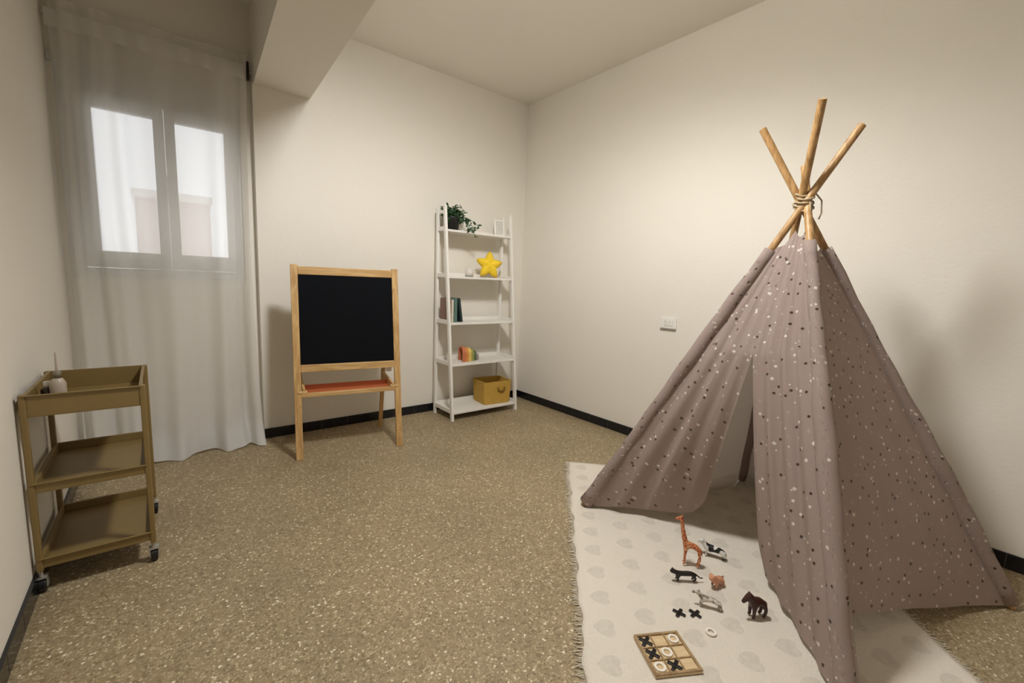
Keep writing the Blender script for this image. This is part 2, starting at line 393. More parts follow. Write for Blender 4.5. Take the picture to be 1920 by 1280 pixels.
loc_child('rod', tube(BM(), [(XL, 3.455, 2.45), (JX-.002, 3.455, 2.45)], .006, 10), M_chrome, rod)
bm = box(BM(), (0.512, 3.44, 2.40), (0.530, 3.47, 2.51)); box(bm, (0.512, 3.462, 2.42), (0.53, YW, 2.445))
loc_child('bracket', bm, M_rod, rod, bevel=.003)

# ------------------------------------------------------------------ pendant lamp (above the frame)
lp = empty('pendant_lamp', 'round white shade lamp hanging from the ceiling right of the beam', 'lamp', (LX, LY, LZ))
obj('canopy', lathe(BM(), [(0, H-LZ), (.05, H-LZ), (.05, H-LZ-.02), (0.012, H-LZ-.03), (0, H-LZ-.03)]), M_white, lp, smooth=True)
obj('cord', tube(BM(), [(0, 0, .05), (0, 0, H-LZ-.02)], .003, 8), M_white, lp)
obj('lamp_shade', lathe(BM(), [(.012, .055), (.05, .05), (.11, .02), (.15, -.04), (.147, -.04), (.105, .012), (.012, .04)], 40), M_white, lp, smooth=True)

# ------------------------------------------------------------------ chalkboard easel
RZ = math.radians(-9.8)
cb = empty('chalkboard_easel', 'pine framed children chalkboard easel with an orange tray before the back wall', 'easel', (0.966, 2.862, 0), RZ)
W2, TH, TB = 0.318, 1.238, 0.165      # half width, height, lean
def fr(x, s, dy=0): return Vector((x, TB*s+dy, TH*s))
def fz(z): return z/TH
for sx in (-1, 1): obj('front_leg', bar(BM(), fr(sx*W2, 0), fr(sx*W2, 1), .042, .022, (0, 1, 0)), M_pine, cb, bevel=.003)
for z, h in ((1.202, .052), (.578, .048)):
    p = fr(0, fz(z)); obj('top_rail' if z > 1 else 'bottom_rail', bar(BM(), p+Vector((-W2+.021, 0, 0)), p+Vector((W2-.021, 0, 0)), .02, h, (0, 0, 1)), M_pine_x, cb, bevel=.003)
b0, b1 = fr(0, fz(.60), .002), fr(0, fz(1.178), .002)
obj('blackboard', bar(BM(), b0, b1, 2*W2-.036, .008, (0, 1, 0)), M_board, cb)
for sx in (-1, 1):
    obj('rear_leg', bar(BM(), (sx*(W2-.028), .487, 0), (sx*(W2-.028), TB+.035, TH-.03), .03, .02, (0, 1, 0)), M_pine, cb, bevel=.003)
obj('hinge_bar', bar(BM(), (-W2+.02, TB+.032, TH-.06), (W2-.02, TB+.032, TH-.06), .02, .03), M_pine_x, cb, bevel=.003)
# tray across the middle
ty, tz = TB*.33, 0.405
tr = obj('tray', box(BM(), (-W2+.03, ty+.005, tz), (W2-.03, ty+.125, tz+.008)), M_orange, cb)
obj('tray_rail', box(BM(), (-W2+.02, ty-.012, tz-.012), (W2-.02, ty+.006, tz+.016)), M_pine_x, tr, bevel=.003)
obj('tray_rim', box(BM(), (-W2+.03, ty+.125, tz), (W2-.03, ty+.135, tz+.04)), M_orange, tr)
for sx in (-1, 1):
    obj('tray_bracket', bar(BM(), (sx*(W2-.036), ty-.01, tz+.02), (sx*(W2-.036), .39, tz+.05), .016, .05), M_pine, tr, bevel=.003)
    obj('wing_knob', tube(BM(), [(sx*(W2-.055), ty+.0, tz+.02), (sx*(W2+.0), ty+.0, tz+.02)], .014, 10), M_pine, cb, bevel=.002)
obj('paper_peg', tube(BM(), [(W2-.06, .13, .535), (W2-.03, .13, .535)], .02, 14), M_white, cb)

# ------------------------------------------------------------------ ladder shelf
SX0, SX1, SYF, SYT, SYR, SH = 1.875, 2.556, 3.078, 3.262, 3.375, 1.785
sh = empty('ladder_shelf', 'white five tier ladder shelf against the back wall near the corner', 'shelf', ((SX0+SX1)/2, 3.23, 0))
OFF = Matrix.Translation(-sh.location)
def sobj(name, bm, mat=M_white, par=None, **k):
    o = obj(name, bm, mat, par or sh, **k)
    if par is None: o.matrix_parent_inverse = OFF
    return o
def yf(z): return SYF + (SYT-SYF)*z/SH
for x in (SX0, SX1):
    sobj('front_leg', bar(BM(), (x, SYF, 0), (x, SYT, SH), .022, .03, (0, 1, 0)), bevel=.002)
    sobj('rear_leg', bar(BM(), (x-.0, SYR, 0), (x-.0, SYR, SH-.01), .022, .03, (0, 1, 0)), bevel=.002)
SZ = [1.595, 1.212, 0.825, 0.478, 0.075]
for z in SZ:
    bm = box(BM(), (SX0+.011, yf(z)-.014, z-.018), (SX1-.011, SYR+.012, z))
    s = sobj('shelf_board', bm, bevel=.002)
    bm = BM()
    for x in (SX0, SX1): box(bm, (x-.008, yf(z)+.015, z-.012), (x+.008, SYR-.012, z+.022))
    box(bm, (SX0+.011, SYR+.003, z), (SX1-.011, SYR+.013, z+.03))
    r = obj('side_rail', bm, M_white, s, bevel=.001)

# plant
pl = empty('potted_plant', 'dark green trailing plant in a black pot on the top shelf', 'plant', (1.965, 3.30, SZ[0]+.001))
obj('pot', lathe(BM(), [(0, 0), (.055, 0), (.068, .095), (.072, .105), (.066, .105), (.062, .08), (0, .078)]), M_pot, pl, smooth=True)
obj('soil', lathe(BM(), [(0, .082), (.055, .081), (.055, .079)]), M_soil, pl)
def leaf(bm, p, d, n, L_, w):
    d = d.normalized(); s = d.cross(n).normalized(); n = s.cross(d)
    a = bm.verts.new(p); m1 = bm.verts.new(p+d*L_*.35+s*w/2+n*.004); m2 = bm.verts.new(p+d*L_*.35-s*w/2+n*.004); c = bm.verts.new(p+d*L_*.4-n*.002)
    t = bm.verts.new(p+d*L_-n*.006); m3 = bm.verts.new(p+d*L_*.75+s*w*.3); m4 = bm.verts.new(p+d*L_*.75-s*w*.3)
    bm.faces.new((a, c, m1)); bm.faces.new((a, m2, c)); bm.faces.new((c, t, m3, m1)); bm.faces.new((c, m2, m4, t))
bl, bs = BM(), BM()
R = random.Random(3)
for k in range(80):
    a = R.uniform(0, 2*PI); rr = R.uniform(.02, .105); hh = R.uniform(.07, .20)
    p0 = Vector((0, 0, .08)); p2 = Vector((rr*math.cos(a)*1.1+.02, rr*math.sin(a)*.65, hh))
    if p2.y > .07: p2.y = .07
    if p2.x < -.075: p2.x = -.075
    p1 = Vector((p2.x*.4, p2.y*.4, hh*.9+.02)); pts = [p0.lerp(p1, t).lerp(p1.lerp(p2, t), t) for t in (0, .3, .6, 1)]
    tube(bs, pts, .0015, 5)
    for q in pts[1:]:
        for _ in range(2): leaf(bl, q, Vector((R.uniform(-1, 1), R.uniform(-.8, .6), R.uniform(-.7, .6))), Vector((R.uniform(-.4, .4), -.6, .8)), R.uniform(.028, .045), R.uniform(.018, .028))
trails = [[(.05,-.02,.11),(.13,-.05,.10),(.17,-.07,.03),(.185,-.075,-.045)], [(.06,-.02,.12),(.14,-.03,.11),(.20,-.04,.085),(.245,-.05,.05)],
          [(.02,-.05,.1),(.07,-.09,.07),(.10,-.105,.02),(.12,-.11,-.01)], [(.05,0,.13),(.13,-.02,.09),(.16,-.05,.02),(.165,-.06,.005)]]
for tpts in trails:
    tube(bs, tpts, .0016, 5)
    for q0, q1 in zip(tpts, tpts[1:]):
        for t in (0, .25, .5, .75, 1):
            q = Vector(q0).lerp(Vector(q1), t)
            leaf(bl, q, Vector((R.uniform(-1, 1), R.uniform(-1, .4), R.uniform(-.8, .3))), Vector((R.uniform(-.3, .3), -1, .5)), R.uniform(.026, .04), R.uniform(.016, .024))
obj('foliage', bl, M_leaf, pl); obj('stems', bs, M_leaf, pl)
# picture frame on the top shelf
pf = empty('picture_frame', 'small pale framed card at the right end of the top shelf', 'picture frame', (2.475, 3.30, SZ[0]+.001), math.radians(-12))
bm = BM(); tl = Matrix.Rotation(math.radians(-8), 4, 'X')
for lo, hi in (((-.05, 0, 0), (-.038, .012, .15)), ((.038, 0, 0), (.05, .012, .15)), ((-.038, 0, 0), (.038, .012, .014)), ((-.038, 0, .136), (.038, .012, .15))): box(bm, lo, hi, tl)
obj('frame', bm, M_white, pf, bevel=.002)
M_card = plain('grey_card', srgb(205, 200, 190), .7, var=.12, scale=25)
obj('card', box(BM(), (-.038, .005, .014), (.038, .009, .136), tl), M_card, pf)
obj('easel_back', bar(BM(), (0, .02, .10), (0, .055, .002), .02, .003), M_white, pf)
# star cushion
def star_bm(R0, R1, th):
    bm = BM(); n = 10; rings = 6; centre_f = bm.verts.new((0, -th, 0)); centre_b = bm.verts.new((0, th, 0)); prevf = prevb = None
    seg = 60
    def rad(a):
        k = (a/(2*PI)*5) % 1; k = abs(k-.5)*2   # 1 at tip, 0 at valley
        return R1 + (R0-R1)*(k**1.25)
    for j in range(1, rings+1):
        s = j/rings; f = []; b = []
        h = th*math.sqrt(max(0, 1-s**2.2))
        for i in range(seg):
            a = 2*PI*i/seg; r = rad(a)*s; x, z = r*math.sin(a), r*math.cos(a)
            crease = 1-.12*(1-abs((((a/(2*PI)*5) % 1)-.5)*2))
            f.append(bm.verts.new((x, -h*crease, z)))
            b.append(bm.verts.new((x, h*crease, z)) if j < rings else f[-1])
        for i in range(seg):
            i2 = (i+1) % seg
            if prevf is None: bm.faces.new((centre_f, f[i], f[i2])); bm.faces.new((centre_b, b[i2], b[i]))
            else: bm.faces.new((prevf[i], f[i], f[i2], prevf[i2])); bm.faces.new((prevb[i2], b[i2], b[i], prevb[i]))
        prevf, prevb = f, b
    return bm
st = obj('star_cushion', star_bm(.13, .072, .045), M_yellow, smooth=True); st.location = (2.345, 3.27, SZ[1]+.112); st.rotation_euler = (math.radians(-10), math.radians(4), math.radians(-20))
tag(st, 'plump yellow star cushion on the second shelf', 'cushion')
on = empty('ornament', 'small pale rounded ornament left of the yellow star', 'ornament', (2.10, 3.22, SZ[1]+.001))
M_orn = plain('pale_ceramic', srgb(214, 208, 200), .4)
obj('body', lathe(BM(), [(0, 0), (.032, 0), (.038, .03), (.033, .06), (.018, .075), (.0, .078)]), M_orn, on, smooth=True)
obj('base', lathe(BM(), [(0, 0), (.036, 0), (.036, .012), (0, .012)]), plain('grey_base', srgb(150, 146, 140), .5), on)
# books on the third shelf
def book(name, label, x, w, h, d, col, lean=0, y=3.27):
    t = empty(name, label, 'book', (x, y, SZ[2]+.0015), 0, 'books on the third shelf'); t.rotation_euler = (0, lean, 0)
    mt = plain('cover_'+str(round(x*1000)), col, .5, var=.15, scale=25)
    bm = BM(); box(bm, (0, -d/2, 0), (.003, d/2, h)); box(bm, (w-.003, -d/2, 0), (w, d/2, h)); box(bm, (.003, -d/2, 0), (w-.003, -d/2+.003, h))
    obj('cover', bm, mt, t)
    obj('pages', box(BM(), (.0032, -d/2+.0035, .004), (w-.0032, d/2-.005, h-.004)), M_card, t)
book('book', 'pinkish brown book at the left end of the third shelf', 1.892, .022, .20, .15, srgb(128, 96, 86))
book('book', 'cream book behind the shelf leg beside the pinkish brown book', 1.917, .020, .19, .15, srgb(205, 196, 178))
book('book', 'teal book standing upright on the third shelf', 1.941, .030, .205, .155, srgb(82, 112, 102))
book('book', 'dark teal book leaning against the others on the third shelf', 2.008, .022, .203, .155, srgb(24, 44, 44), lean=-.155)
# toy arches on the fourth shelf
def arch_bm(w, h, t, d):
    out = []; n = 14
    o = [(-w/2, 0)] + [(w/2*-math.cos(PI*k/n), h-w/2+w/2*math.sin(PI*k/n)) for k in range(n+1)] + [(w/2, 0)]
    wi, r = w/2-t, w/2-t
    inn = [(r, 0)] + [(r*math.cos(PI*k/n), h-w/2+r*math.sin(PI*k/n)) for k in range(n+1)] + [(-r, 0)]
    bm = BM(); a = [bm.verts.new((x, -d/2, z)) for x, z in o]; b = [bm.verts.new((x, d/2, z)) for x, z in o]
    a2 = [bm.verts.new((x, -d/2, z)) for x, z in inn][::-1]; b2 = [bm.verts.new((x, d/2, z)) for x, z in inn][::-1]
    m = len(a)
    for i in range(m-1):
        bm.faces.new((a[i], a[i+1], b[i+1], b[i])); bm.faces.new((a2[i+1], a2[i], b2[i], b2[i+1]))
        bm.faces.new((a[i], a2[i], a2[i+1], a[i+1])); bm.faces.new((b[i+1], b2[i+1], b2[i], b[i]))
    bm.faces.new((a[0], b[0], b2[0], a2[0])); bm.faces.new((a[-1], a2[-1], b2[-1], b[-1]))
    return bm
for i, (nm, c, h) in enumerate((('orange', (190, 108, 72), .13), ('light orange', (200, 132, 70), .122), ('yellow', (214, 178, 92), .115), ('lime green', (146, 146, 72), .10), ('dark green', (84, 96, 66), .085), ('grey violet', (150, 136, 130), .055))):
    o = obj('toy_arch', arch_bm(h*.95, h, .016, .026), plain('arch_paint_%d' % i, srgb(*c), .5), bevel=.001)
    o.location = (2.055+.031*i, 3.235, SZ[3]+.0015); o.rotation_euler = (0, 0, math.radians(78))
    tag(o, '%s wooden toy arch %s on the fourth shelf' % (nm, ('tallest and leftmost', 'second from the left', 'between light orange and lime green', 'beside the yellow arch', 'beside the lime green arch', 'lowest and rightmost')[i]), 'toy', 'wooden toy arches on the fourth shelf')
# mustard storage basket
bk = empty('storage_basket', 'mustard yellow fabric storage basket on the bottom shelf', 'basket', (2.385, 3.225, SZ[4]+.002), math.radians(-6))
bm = BM(); w, d, h, t = .145, .12, .205, .008
for (sxx, z) in ((1, 0),): pass
def ringbox(bm, w, d, w2, d2, z0, z1, t):
    def ring(w, d, z, r=.02):
        pts = []
        for cx, cy, a0 in ((w-r, d-r, 0), (-w+r, d-r, PI/2), (-w+r, -d+r, PI), (w-r, -d+r, 1.5*PI)):
            for k in range(5): a = a0+PI/2*k/4; pts.append(bm.verts.new((cx+r*math.cos(a), cy+r*math.sin(a), z)))
        return pts
    rs = [ring(w, d, z0), ring(w2, d2, z1), ring(w2-t, d2-t, z1), ring(w-t, d-t, z0+t)]
    for a, b in zip(rs, rs[1:]):
        n = len(a)
        for i in range(n): bm.faces.new((a[i], a[(i+1) % n], b[(i+1) % n], b[i]))
    bm.faces.new(rs[0][::-1]); bm.faces.new(rs[3])
ringbox(bm, w-.01, d-.01, w, d, 0, h, t)
obj('bin_body', bm, M_mustard, bk, smooth=False)
bm = BM(); ringbox(bm, w+.001, d+.001, w+.003, d+.003, h-.03, h+.003, .005)
for i, sgn in ((0, 1), (1, -1)):
    hb = BM(); pts = [(-.035, sgn*0, 0), (-.03, 0, -.03), (0, 0, -.042), (.03, 0, -.03), (.035, 0, 0)]
    P = [(p[0]+.03*(sgn < 0), sgn*(d+.006), h-.05+p[2]) for p in pts]
    tube(hb, P, .007, 8); obj('handle', hb, M_must_dk, bk, smooth=True)
hb = BM(); tube(hb, [(w+.004, -.035, h-.05), (w+.008, -.03, h-.08), (w+.009, 0, h-.09), (w+.008, .03, h-.08), (w+.004, .035, h-.05)], .007, 8)

# ------------------------------------------------------------------ wall socket
so = empty('wall_socket', 'white three module socket plate on the right wall beside the teepee', 'socket', (XR, 1.765, .93))
obj('plate', box(BM(), (-.009, -.062, -.04), (0, .062, .04)), M_white, so, bevel=.004)
for k in (-1, 0, 1):
    m = obj('socket_module', box(BM(), (-.013, k*.024-.011, -.022), (-.009, k*.024+.011, .022)), M_white, so, bevel=.001)
M_hole = plain('dark_hole', srgb(60, 55, 50), .8)
bm = BM()
for z in (-.012, 0, .012): tube(bm, [(-.0135, .024, z), (-.0128, .024, z)], .0025, 8)
obj('pin_holes', bm, M_hole, so)
bm = box(BM(), (-.016, -.062, -.046), (0, .062, -.0405)); obj('lower_lip', bm, M_chrome, so)

# ------------------------------------------------------------------ trolley
tx0, tx1, ty0, ty1 = -0.386, -0.060, 2.150, 2.625
ct = empty('trolley_cart', 'three tier olive gold metal trolley cart against the left wall', 'cart', ((tx0+tx1)/2, (ty0+ty1)/2, 0))
OC = Matrix.Translation(-ct.location)
def cobj(name, bm, mat=M_gold, par=None, **k):
    o = obj(name, bm, mat, par or ct, **k)
    if par is None: o.matrix_parent_inverse = OC
    return o
def tray_bm(x0, x1, y0, y1, z, h, t=.003, lip=.008):
    bm = BM(); box(bm, (x0, y0, z), (x1, y1, z+t))
    box(bm, (x0, y0, z+t), (x0+t, y1, z+h)); box(bm, (x1-t, y0, z+t), (x1, y1, z+h)); box(bm, (x0+t, y0, z+t), (x1-t, y0+t, z+h)); box(bm, (x0+t, y1-t, z+t), (x1-t, y1, z+h))
    box(bm, (x0-lip, y0-lip, z+h), (x1+lip, y0+t, z+h+.003)); box(bm, (x0-lip, y1-t, z+h), (x1+lip, y1+lip, z+h+.003))
    box(bm, (x0-lip, y0+t, z+h), (x0+t, y1-t, z+h+.003)); box(bm, (x1-t, y0+t, z+h), (x1+lip, y1-t, z+h+.003))
    return bm
for z, h in ((.652, .075), (.378, .034), (.098, .034)): cobj('tray', tray_bm(tx0+.014, tx1-.014, ty0+.004, ty1-.004, z, h), bevel=.001)
for x in (tx0+.006, tx1-.006):
    for y in (ty0+.012, ty1-.012):
        sx = -1 if x < -.2 else 1
        cobj('post', bar(BM(), (x, y, .085), (x, y, .732), .018, .024, (0, 1, 0)), bevel=.004)
        bm = BM(); yw, xw = y+.004, x - sx*0.0
        cw = obj('caster', tube(BM(), [(xw-.011, yw+.012, .027), (xw+.011, yw+.012, .027)], .027, 20), M_black, ct, bevel=.003); cw.matrix_parent_inverse = OC
        hub = obj('hub', tube(BM(), [(xw-.0125, yw+.012, .027), (xw+.0125, yw+.012, .027)], .015, 14), M_chrome, cw)
        fk = BM(); box(fk, (xw-.016, yw-.006, .024), (xw-.0125, yw+.016, .06)); box(fk, (xw+.0125, yw-.006, .024), (xw+.016, yw+.016, .06)); box(fk, (xw-.016, yw-.01, .055), (xw+.016, yw+.018, .062)); tube(fk, [(xw, y, .06), (xw, y, .09)], .006, 10)
        obj('fork', fk, M_chrome, cw)
# bottles on the trolley
M_bt = plain('frosted_plastic', srgb(176, 162, 146), .35)
M_amb = plain('dark_brown_bottle', srgb(46, 24, 16), .25)
bt = empty('bottle', 'pale bottle with a thin upright nozzle on the trolley top', 'bottle', (-.306, 2.275, .656))
obj('bottle_body', lathe(BM(), [(0, 0), (.021, 0), (.023, .005), (.023, .085), (.016, .1), (.009, .108), (0, .108)]), M_bt, bt, smooth=True)
obj('cap', lathe(BM(), [(0, .106), (.012, .106), (.012, .128), (.006, .132), (0, .132)]), plain('grey_cap', srgb(120, 110, 88), .4), bt, smooth=True)
obj('nozzle', tube(BM(), [(0, 0, .13), (0.0, 0, .2)], [.004, .002], 8), M_bt, bt)
b2 = empty('bottle', 'short dark brown bottle with a white cap behind the pale bottle', 'bottle', (-.338, 2.305, .656))
obj('bottle_body', lathe(BM(), [(0, 0), (.017, 0), (.019, .005), (.019, .06), (.009, .07), (0, .07)]), M_amb, b2, smooth=True)
obj('cap', lathe(BM(), [(0, .068), (.010, .068), (.010, .09), (0, .09)]), M_white, b2, smooth=True)

# ------------------------------------------------------------------ rug
R1 = Vector((2.075, 1.922)); da = math.atan2(-.719, -.695)
ru = empty('rug', 'cream rug with faint grey hearts and a fringed edge under the teepee', 'rug', (R1.x, R1.y, 0), da)
RW, RL = 1.215, 1.88
ca, sa = math.cos(da), math.sin(da)
def rloc(x, y):   # local x along the long side, y across (towards the right wall)
    wx = R1.x + x*ca - y*sa; wy = R1.y + x*sa + y*ca
    if wx > XR-.05: wx = XR-.05 + 0*(wx)
    dx, dy = wx-R1.x, wy-R1.y
    return dx*ca+dy*sa, -dx*sa+dy*ca
bm = BM(); g = []
nx, ny = 94, 60
for i in range(nx+1):
    row = []
    for j in range(ny+1):
        x, y = RL*i/nx, RW*j/ny
        z = .007 + .0012*math.sin(14*x+3*math.sin(5*y)) + .003*math.exp(-((x-.62)/.02)**2)*max(0, 1-y/.25)
        if j == 0: y += .005*math.sin(19*x)+.004*math.sin(47*x)
        a, b = rloc(x, y); row.append((bm.verts.new((a, b, z)), bm.verts.new((a, b, .0005))))
    g.append(row)
for i in range(nx):
    for j in range(ny):
        bm.faces.new((g[i][j][0], g[i+1][j][0], g[i+1][j+1][0], g[i][j+1][0]))
for i in range(nx):
    for j in (0, ny): bm.faces.new((g[i][j][1], g[i+1][j][1], g[i+1][j][0], g[i][j][0]))
for j in range(ny):
    for i in (0, nx): bm.faces.new((g[i][j][0], g[i][j+1][0], g[i][j+1][1], g[i][j][1]))
obj('rug_body', bm, M_rug, ru, smooth=True)
bm = BM(); Rf = random.Random(5)
def strand(x, y, dx, dy, L_):
    a = Vector((x, y, .006)); pts = [a, a+Vector((dx*L_*.5+Rf.uniform(-.004, .004), dy*L_*.5+Rf.uniform(-.004, .004), -.001)), a+Vector((dx*L_+Rf.uniform(-.009, .009), dy*L_+Rf.uniform(-.009, .009), -.003))]
    tube(bm, pts, [.0018, .0016, .001], 4)
x = 0.0
while x < RL: strand(x, .004*math.sin(19*x), 0, -1, Rf.uniform(.014, .034)); x += .0065
x = 0.75
while x < RL: strand(x, RW, 0, 1, Rf.uniform(.012, .03)); x += .0075
M_fr = plain('fringe_cotton', srgb(214, 204, 184), .95)
fr_o = obj('fringe', bm, M_fr, ru, smooth=True); fr_o['kind'] = 'stuff'

# ------------------------------------------------------------------ teepee
A = Vector((1.728, 1.466, .008)); C = Vector((1.455, .235, .008)); D = Vector((2.518, -.026, .0)); B = Vector((2.80, 1.12, .008))
K = Vector((2.11, .722, 1.565))
tp = empty('play_teepee', 'taupe dotted play teepee on four wooden poles standing on the rug', 'play tent', (2.12, .72, 0))
OT = Matrix.Translation(-tp.location)
def tobj(name, bm, mat, **k):
    o = obj(name, bm, mat, tp, **k); o.matrix_parent_inverse = OT; return o
koff = {'A': Vector((-.008, -.020, .0)), 'C': Vector((.0, -.012, -.01)), 'D': Vector((-.004, .018, .0)), 'B': Vector((-.014, .004, .012))}
ends = {'A': 1.172, 'C': 1.10, 'D': 1.186, 'B': 1.20}
feet = {'A': A, 'B': B, 'C': C, 'D': D}
KP = {k: K+koff[k] for k in feet}
def pole_pt(k, t): return feet[k] + (KP[k]-feet[k])*t
for k in 'ABCD':
    r = .0145
    tobj('pole', tube(BM(), [pole_pt(k, 0), pole_pt(k, .5), pole_pt(k, ends[k])], r, 16), M_pole, smooth=False, bevel=.001)
TT = {'A': .865, 'B': .88, 'C': .885, 'D': .868}      # where each sleeve ends
ctr = Vector((2.12, .72, 0))
for k in 'ABCD':
    n = 26; pts = []; rad = []
    for i in range(n+1):
        t = .012 + (TT[k]-.012)*i/n
        pts.append(pole_pt(k, t)+Vector((.002*math.sin(11*t*3), .002*math.cos(17*t*3), 0))); rad.append((.0235 + .0035*math.sin(9*t+ord(k)) )*(1.42-.40*t))
    bm = BM(); tube(bm, pts, rad, 14, caps=False)
    uvl = bm.loops.layers.uv.new('UVMap')
    for f in bm.faces:
        for lp_ in f.loops:
            co = lp_.vert.co; tt = (co.z-feet[k].z)/(KP[k].z-feet[k].z)
            ax = pole_pt(k, tt); dd = co-ax; lp_[uvl].uv = (math.atan2(dd.y, dd.x)*.028+ord(k), co.z*1.15)
    s = tobj('pole_sleeve', bm, M_tent, smooth=True)
    so_ = s.modifiers.new('cloth', 'SOLIDIFY'); so_.thickness = .002

def cloth(name, fn, nu, nv, seed, amp, freq, label=None, ex=None):
    """fn(u,v)->(point, outward normal); uv from distances in the cloth"""
    bm = BM(); g = [[None]*(nu+1) for _ in range(nv+1)]; uvs = {}
    for j in range(nv+1):
        for i in range(nu+1):
            u, v = i/nu, j/nv
            p, nrm = fn(u, v)
            edge = math.sin(PI*u)**.5 if 0 < u < 1 else 0
            w = amp*(.04+.96*min(1, v*1.25))*edge*(math.sin(2*PI*freq*u+seed+1.2*math.sin(2.2*v+seed)) * .6 + .6*noise.noise(Vector((u*freq*1.6, v*1.8, seed))) + .35*noise.noise(Vector((u*freq*4, v*2.5, seed+9))))
            g[j][i] = bm.verts.new(p+nrm*w)
            uvs[g[j][i]] = None
    uvl = bm.loops.layers.uv.new('UVMap')
    # flat coordinates
    p00 = g[nv][0].co.copy(); ex = ex or (g[nv][nu].co-p00).normalized(); top = g[0][nu//2].co; ey = (top-p00); ey = (ey-ex*ey.dot(ex)).normalized()
    for j in range(nv):
        for i in range(nu):
            f = bm.faces.new((g[j][i], g[j][i+1], g[j+1][i+1], g[j+1][i]))
            for l in f.loops:
                q = l.vert.co-p00; l[uvl].uv = (q.dot(ex)+seed, q.dot(ey))
    o = tobj(name, bm, M_tent, smooth=True)
    me = o.data; mid = len(me.polygons)//2 + nu//2
    if me.polygons[mid].normal.dot(me.polygons[mid].center-Vector((2.12, .72, .3))) < 0: me.flip_normals()
    if label: o['label'] = label
    return o
def outn(a, b):
    n = (b-a).cross(K-a).normalized()
    if n.dot(((a+b)/2-ctr)) < 0: n = -n
    return n
def off_pole(k, t, toward):   # point on the sleeve side facing a neighbouring panel
    return pole_pt(k, t) + toward*.018
# front face AC split in two flaps
nAC = outn(A, C); dAC = (C-A).normalized()
S_t = .585
Mid = (A+C)/2
def mid_pt(t): return Mid.lerp(K, t)
S = mid_pt(S_t) + nAC*.004 + dAC*.012
FL = Vector((2.035, .985, .055)); FR = Vector((1.885, .640, .030))
top_peak = mid_pt(.915) + dAC*.01
def front(u, v, side):
    foot = A if side < 0 else C; key = 'A' if side < 0 else 'C'; F = FL if side < 0 else FR
    tk = TT[key]+(.0 if side < 0 else .02)
    t = tk*(1-v)+.006
    edge_p = off_pole(key, t, -dAC*side*0 + (dAC if side < 0 else -dAC))
    vs = (.915-S_t)/.915*0.92
    if v <= vs: inner = top_peak.lerp(S, v/vs)
    else:
        k = (v-vs)/(1-vs); inner = S.lerp(F, k)
        bul = math.sin(PI*k)
        inner = inner + nAC*(.035*bul) + dAC*(.012*bul if side > 0 else .02*bul)
    p = edge_p.lerp(inner, u)
    # scooped neckline between sleeve and peak
    if v < .2:
        p.z -= (1-v/.2)*.020*math.sin(PI*min(1, u*1.0))
    # rounded free corner and hem lift
    hem = max(0, (v-.9)/.1)
    p.z += hem*(.03*u**6 + .012*math.sin(PI*u))
    if hem > 0 and u > .8: p += (foot-F).normalized()*(.035*hem**2*((u-.8)/.2)**2)
    p.z = max(p.z, .012)
    return p, nAC
cloth('door_flap', lambda u, v: front(u, v, -1), 60, 90, 1.3, .021, 3.4, 'left door flap folded inward', ex=dAC)
cloth('door_flap', lambda u, v: front(u, v, 1), 60, 90, 4.1, .019, 3.9, 'right door flap hanging beside the front pole', ex=dAC)
# other faces
def face(k1, k2, sag, lift, inward, skew=False):
    a, b = feet[k1], feet[k2]; n = outn(a, b); d = (b-a).normalized()
    def fn(u, v):
        t1 = TT[k1]*(1-v)+(.006 if skew else 0); t2 = TT[k2]*(1-v)+(.006 if skew else 0)
        p = off_pole(k1, t1, d).lerp(off_pole(k2, t2, -d), u)
        prof = math.sin(PI*u)
        p = p - n*(sag*prof*(.3+.7*v))
        hem = v**4
        if skew:
            q = min(1, max(0, (u-.05)/.09)); q = q*q*(3-2*q)
            p = p - Vector((n.x, n.y, 0)).normalized()*(inward*q*(1-u)**.8*hem)
            p.z += lift*q*(1-u)*hem
        else: p = p - Vector((n.x, n.y, 0)).normalized()*(inward*(1-(2*u-1)**6)*hem)
        if v < .15: p.z -= (1-v/.15)*.03*prof
        if not skew and v > .965: p = p - Vector((n.x, n.y, 0)).normalized()*(.05*(v-.965)/.035)*min(1, 8*u, 8*(1-u))
        p.z = max(p.z, .009)
        return p, n
    return fn
cloth('side_panel', face('C', 'D', .012, .13, .17, True), 90, 110, 7.7, .010, 3.0)
cloth('side_panel', face('D', 'B', .01, .0, .02), 60, 80, 9.1, .010, 3.0)
cloth('side_panel', face('B', 'A', .01, .0, .02), 60, 80, 12.4, .010, 3.0)
# rope knot
bm = BM(); pts = []
for i in range(150):
    a = i/150*2*PI*5; rr = .032+.006*math.sin(a*1.7); pts.append(K+Vector((rr*math.cos(a)*.9, rr*math.sin(a), -.045+.075*i/150+.018*math.sin(a+1))))
tube(bm, pts, .0042, 7)
pts = [K+Vector((-.02, -.03, -.02)), K+Vector((-.03, -.04, -.07)), K+Vector((-.028, -.035, -.12)), K+Vector((-.03, -.03, -.15))]
tube(bm, pts, [.003, .003, .0035, .006], 6)
pts = [K+Vector((.01, -.035, .02)), K+Vector((.03, -.055, -.01)), K+Vector((.028, -.06, -.06)), K+Vector((.022, -.055, -.085))]
tube(bm, pts, .003, 6)
tobj('rope', bm, M_rope, smooth=True)

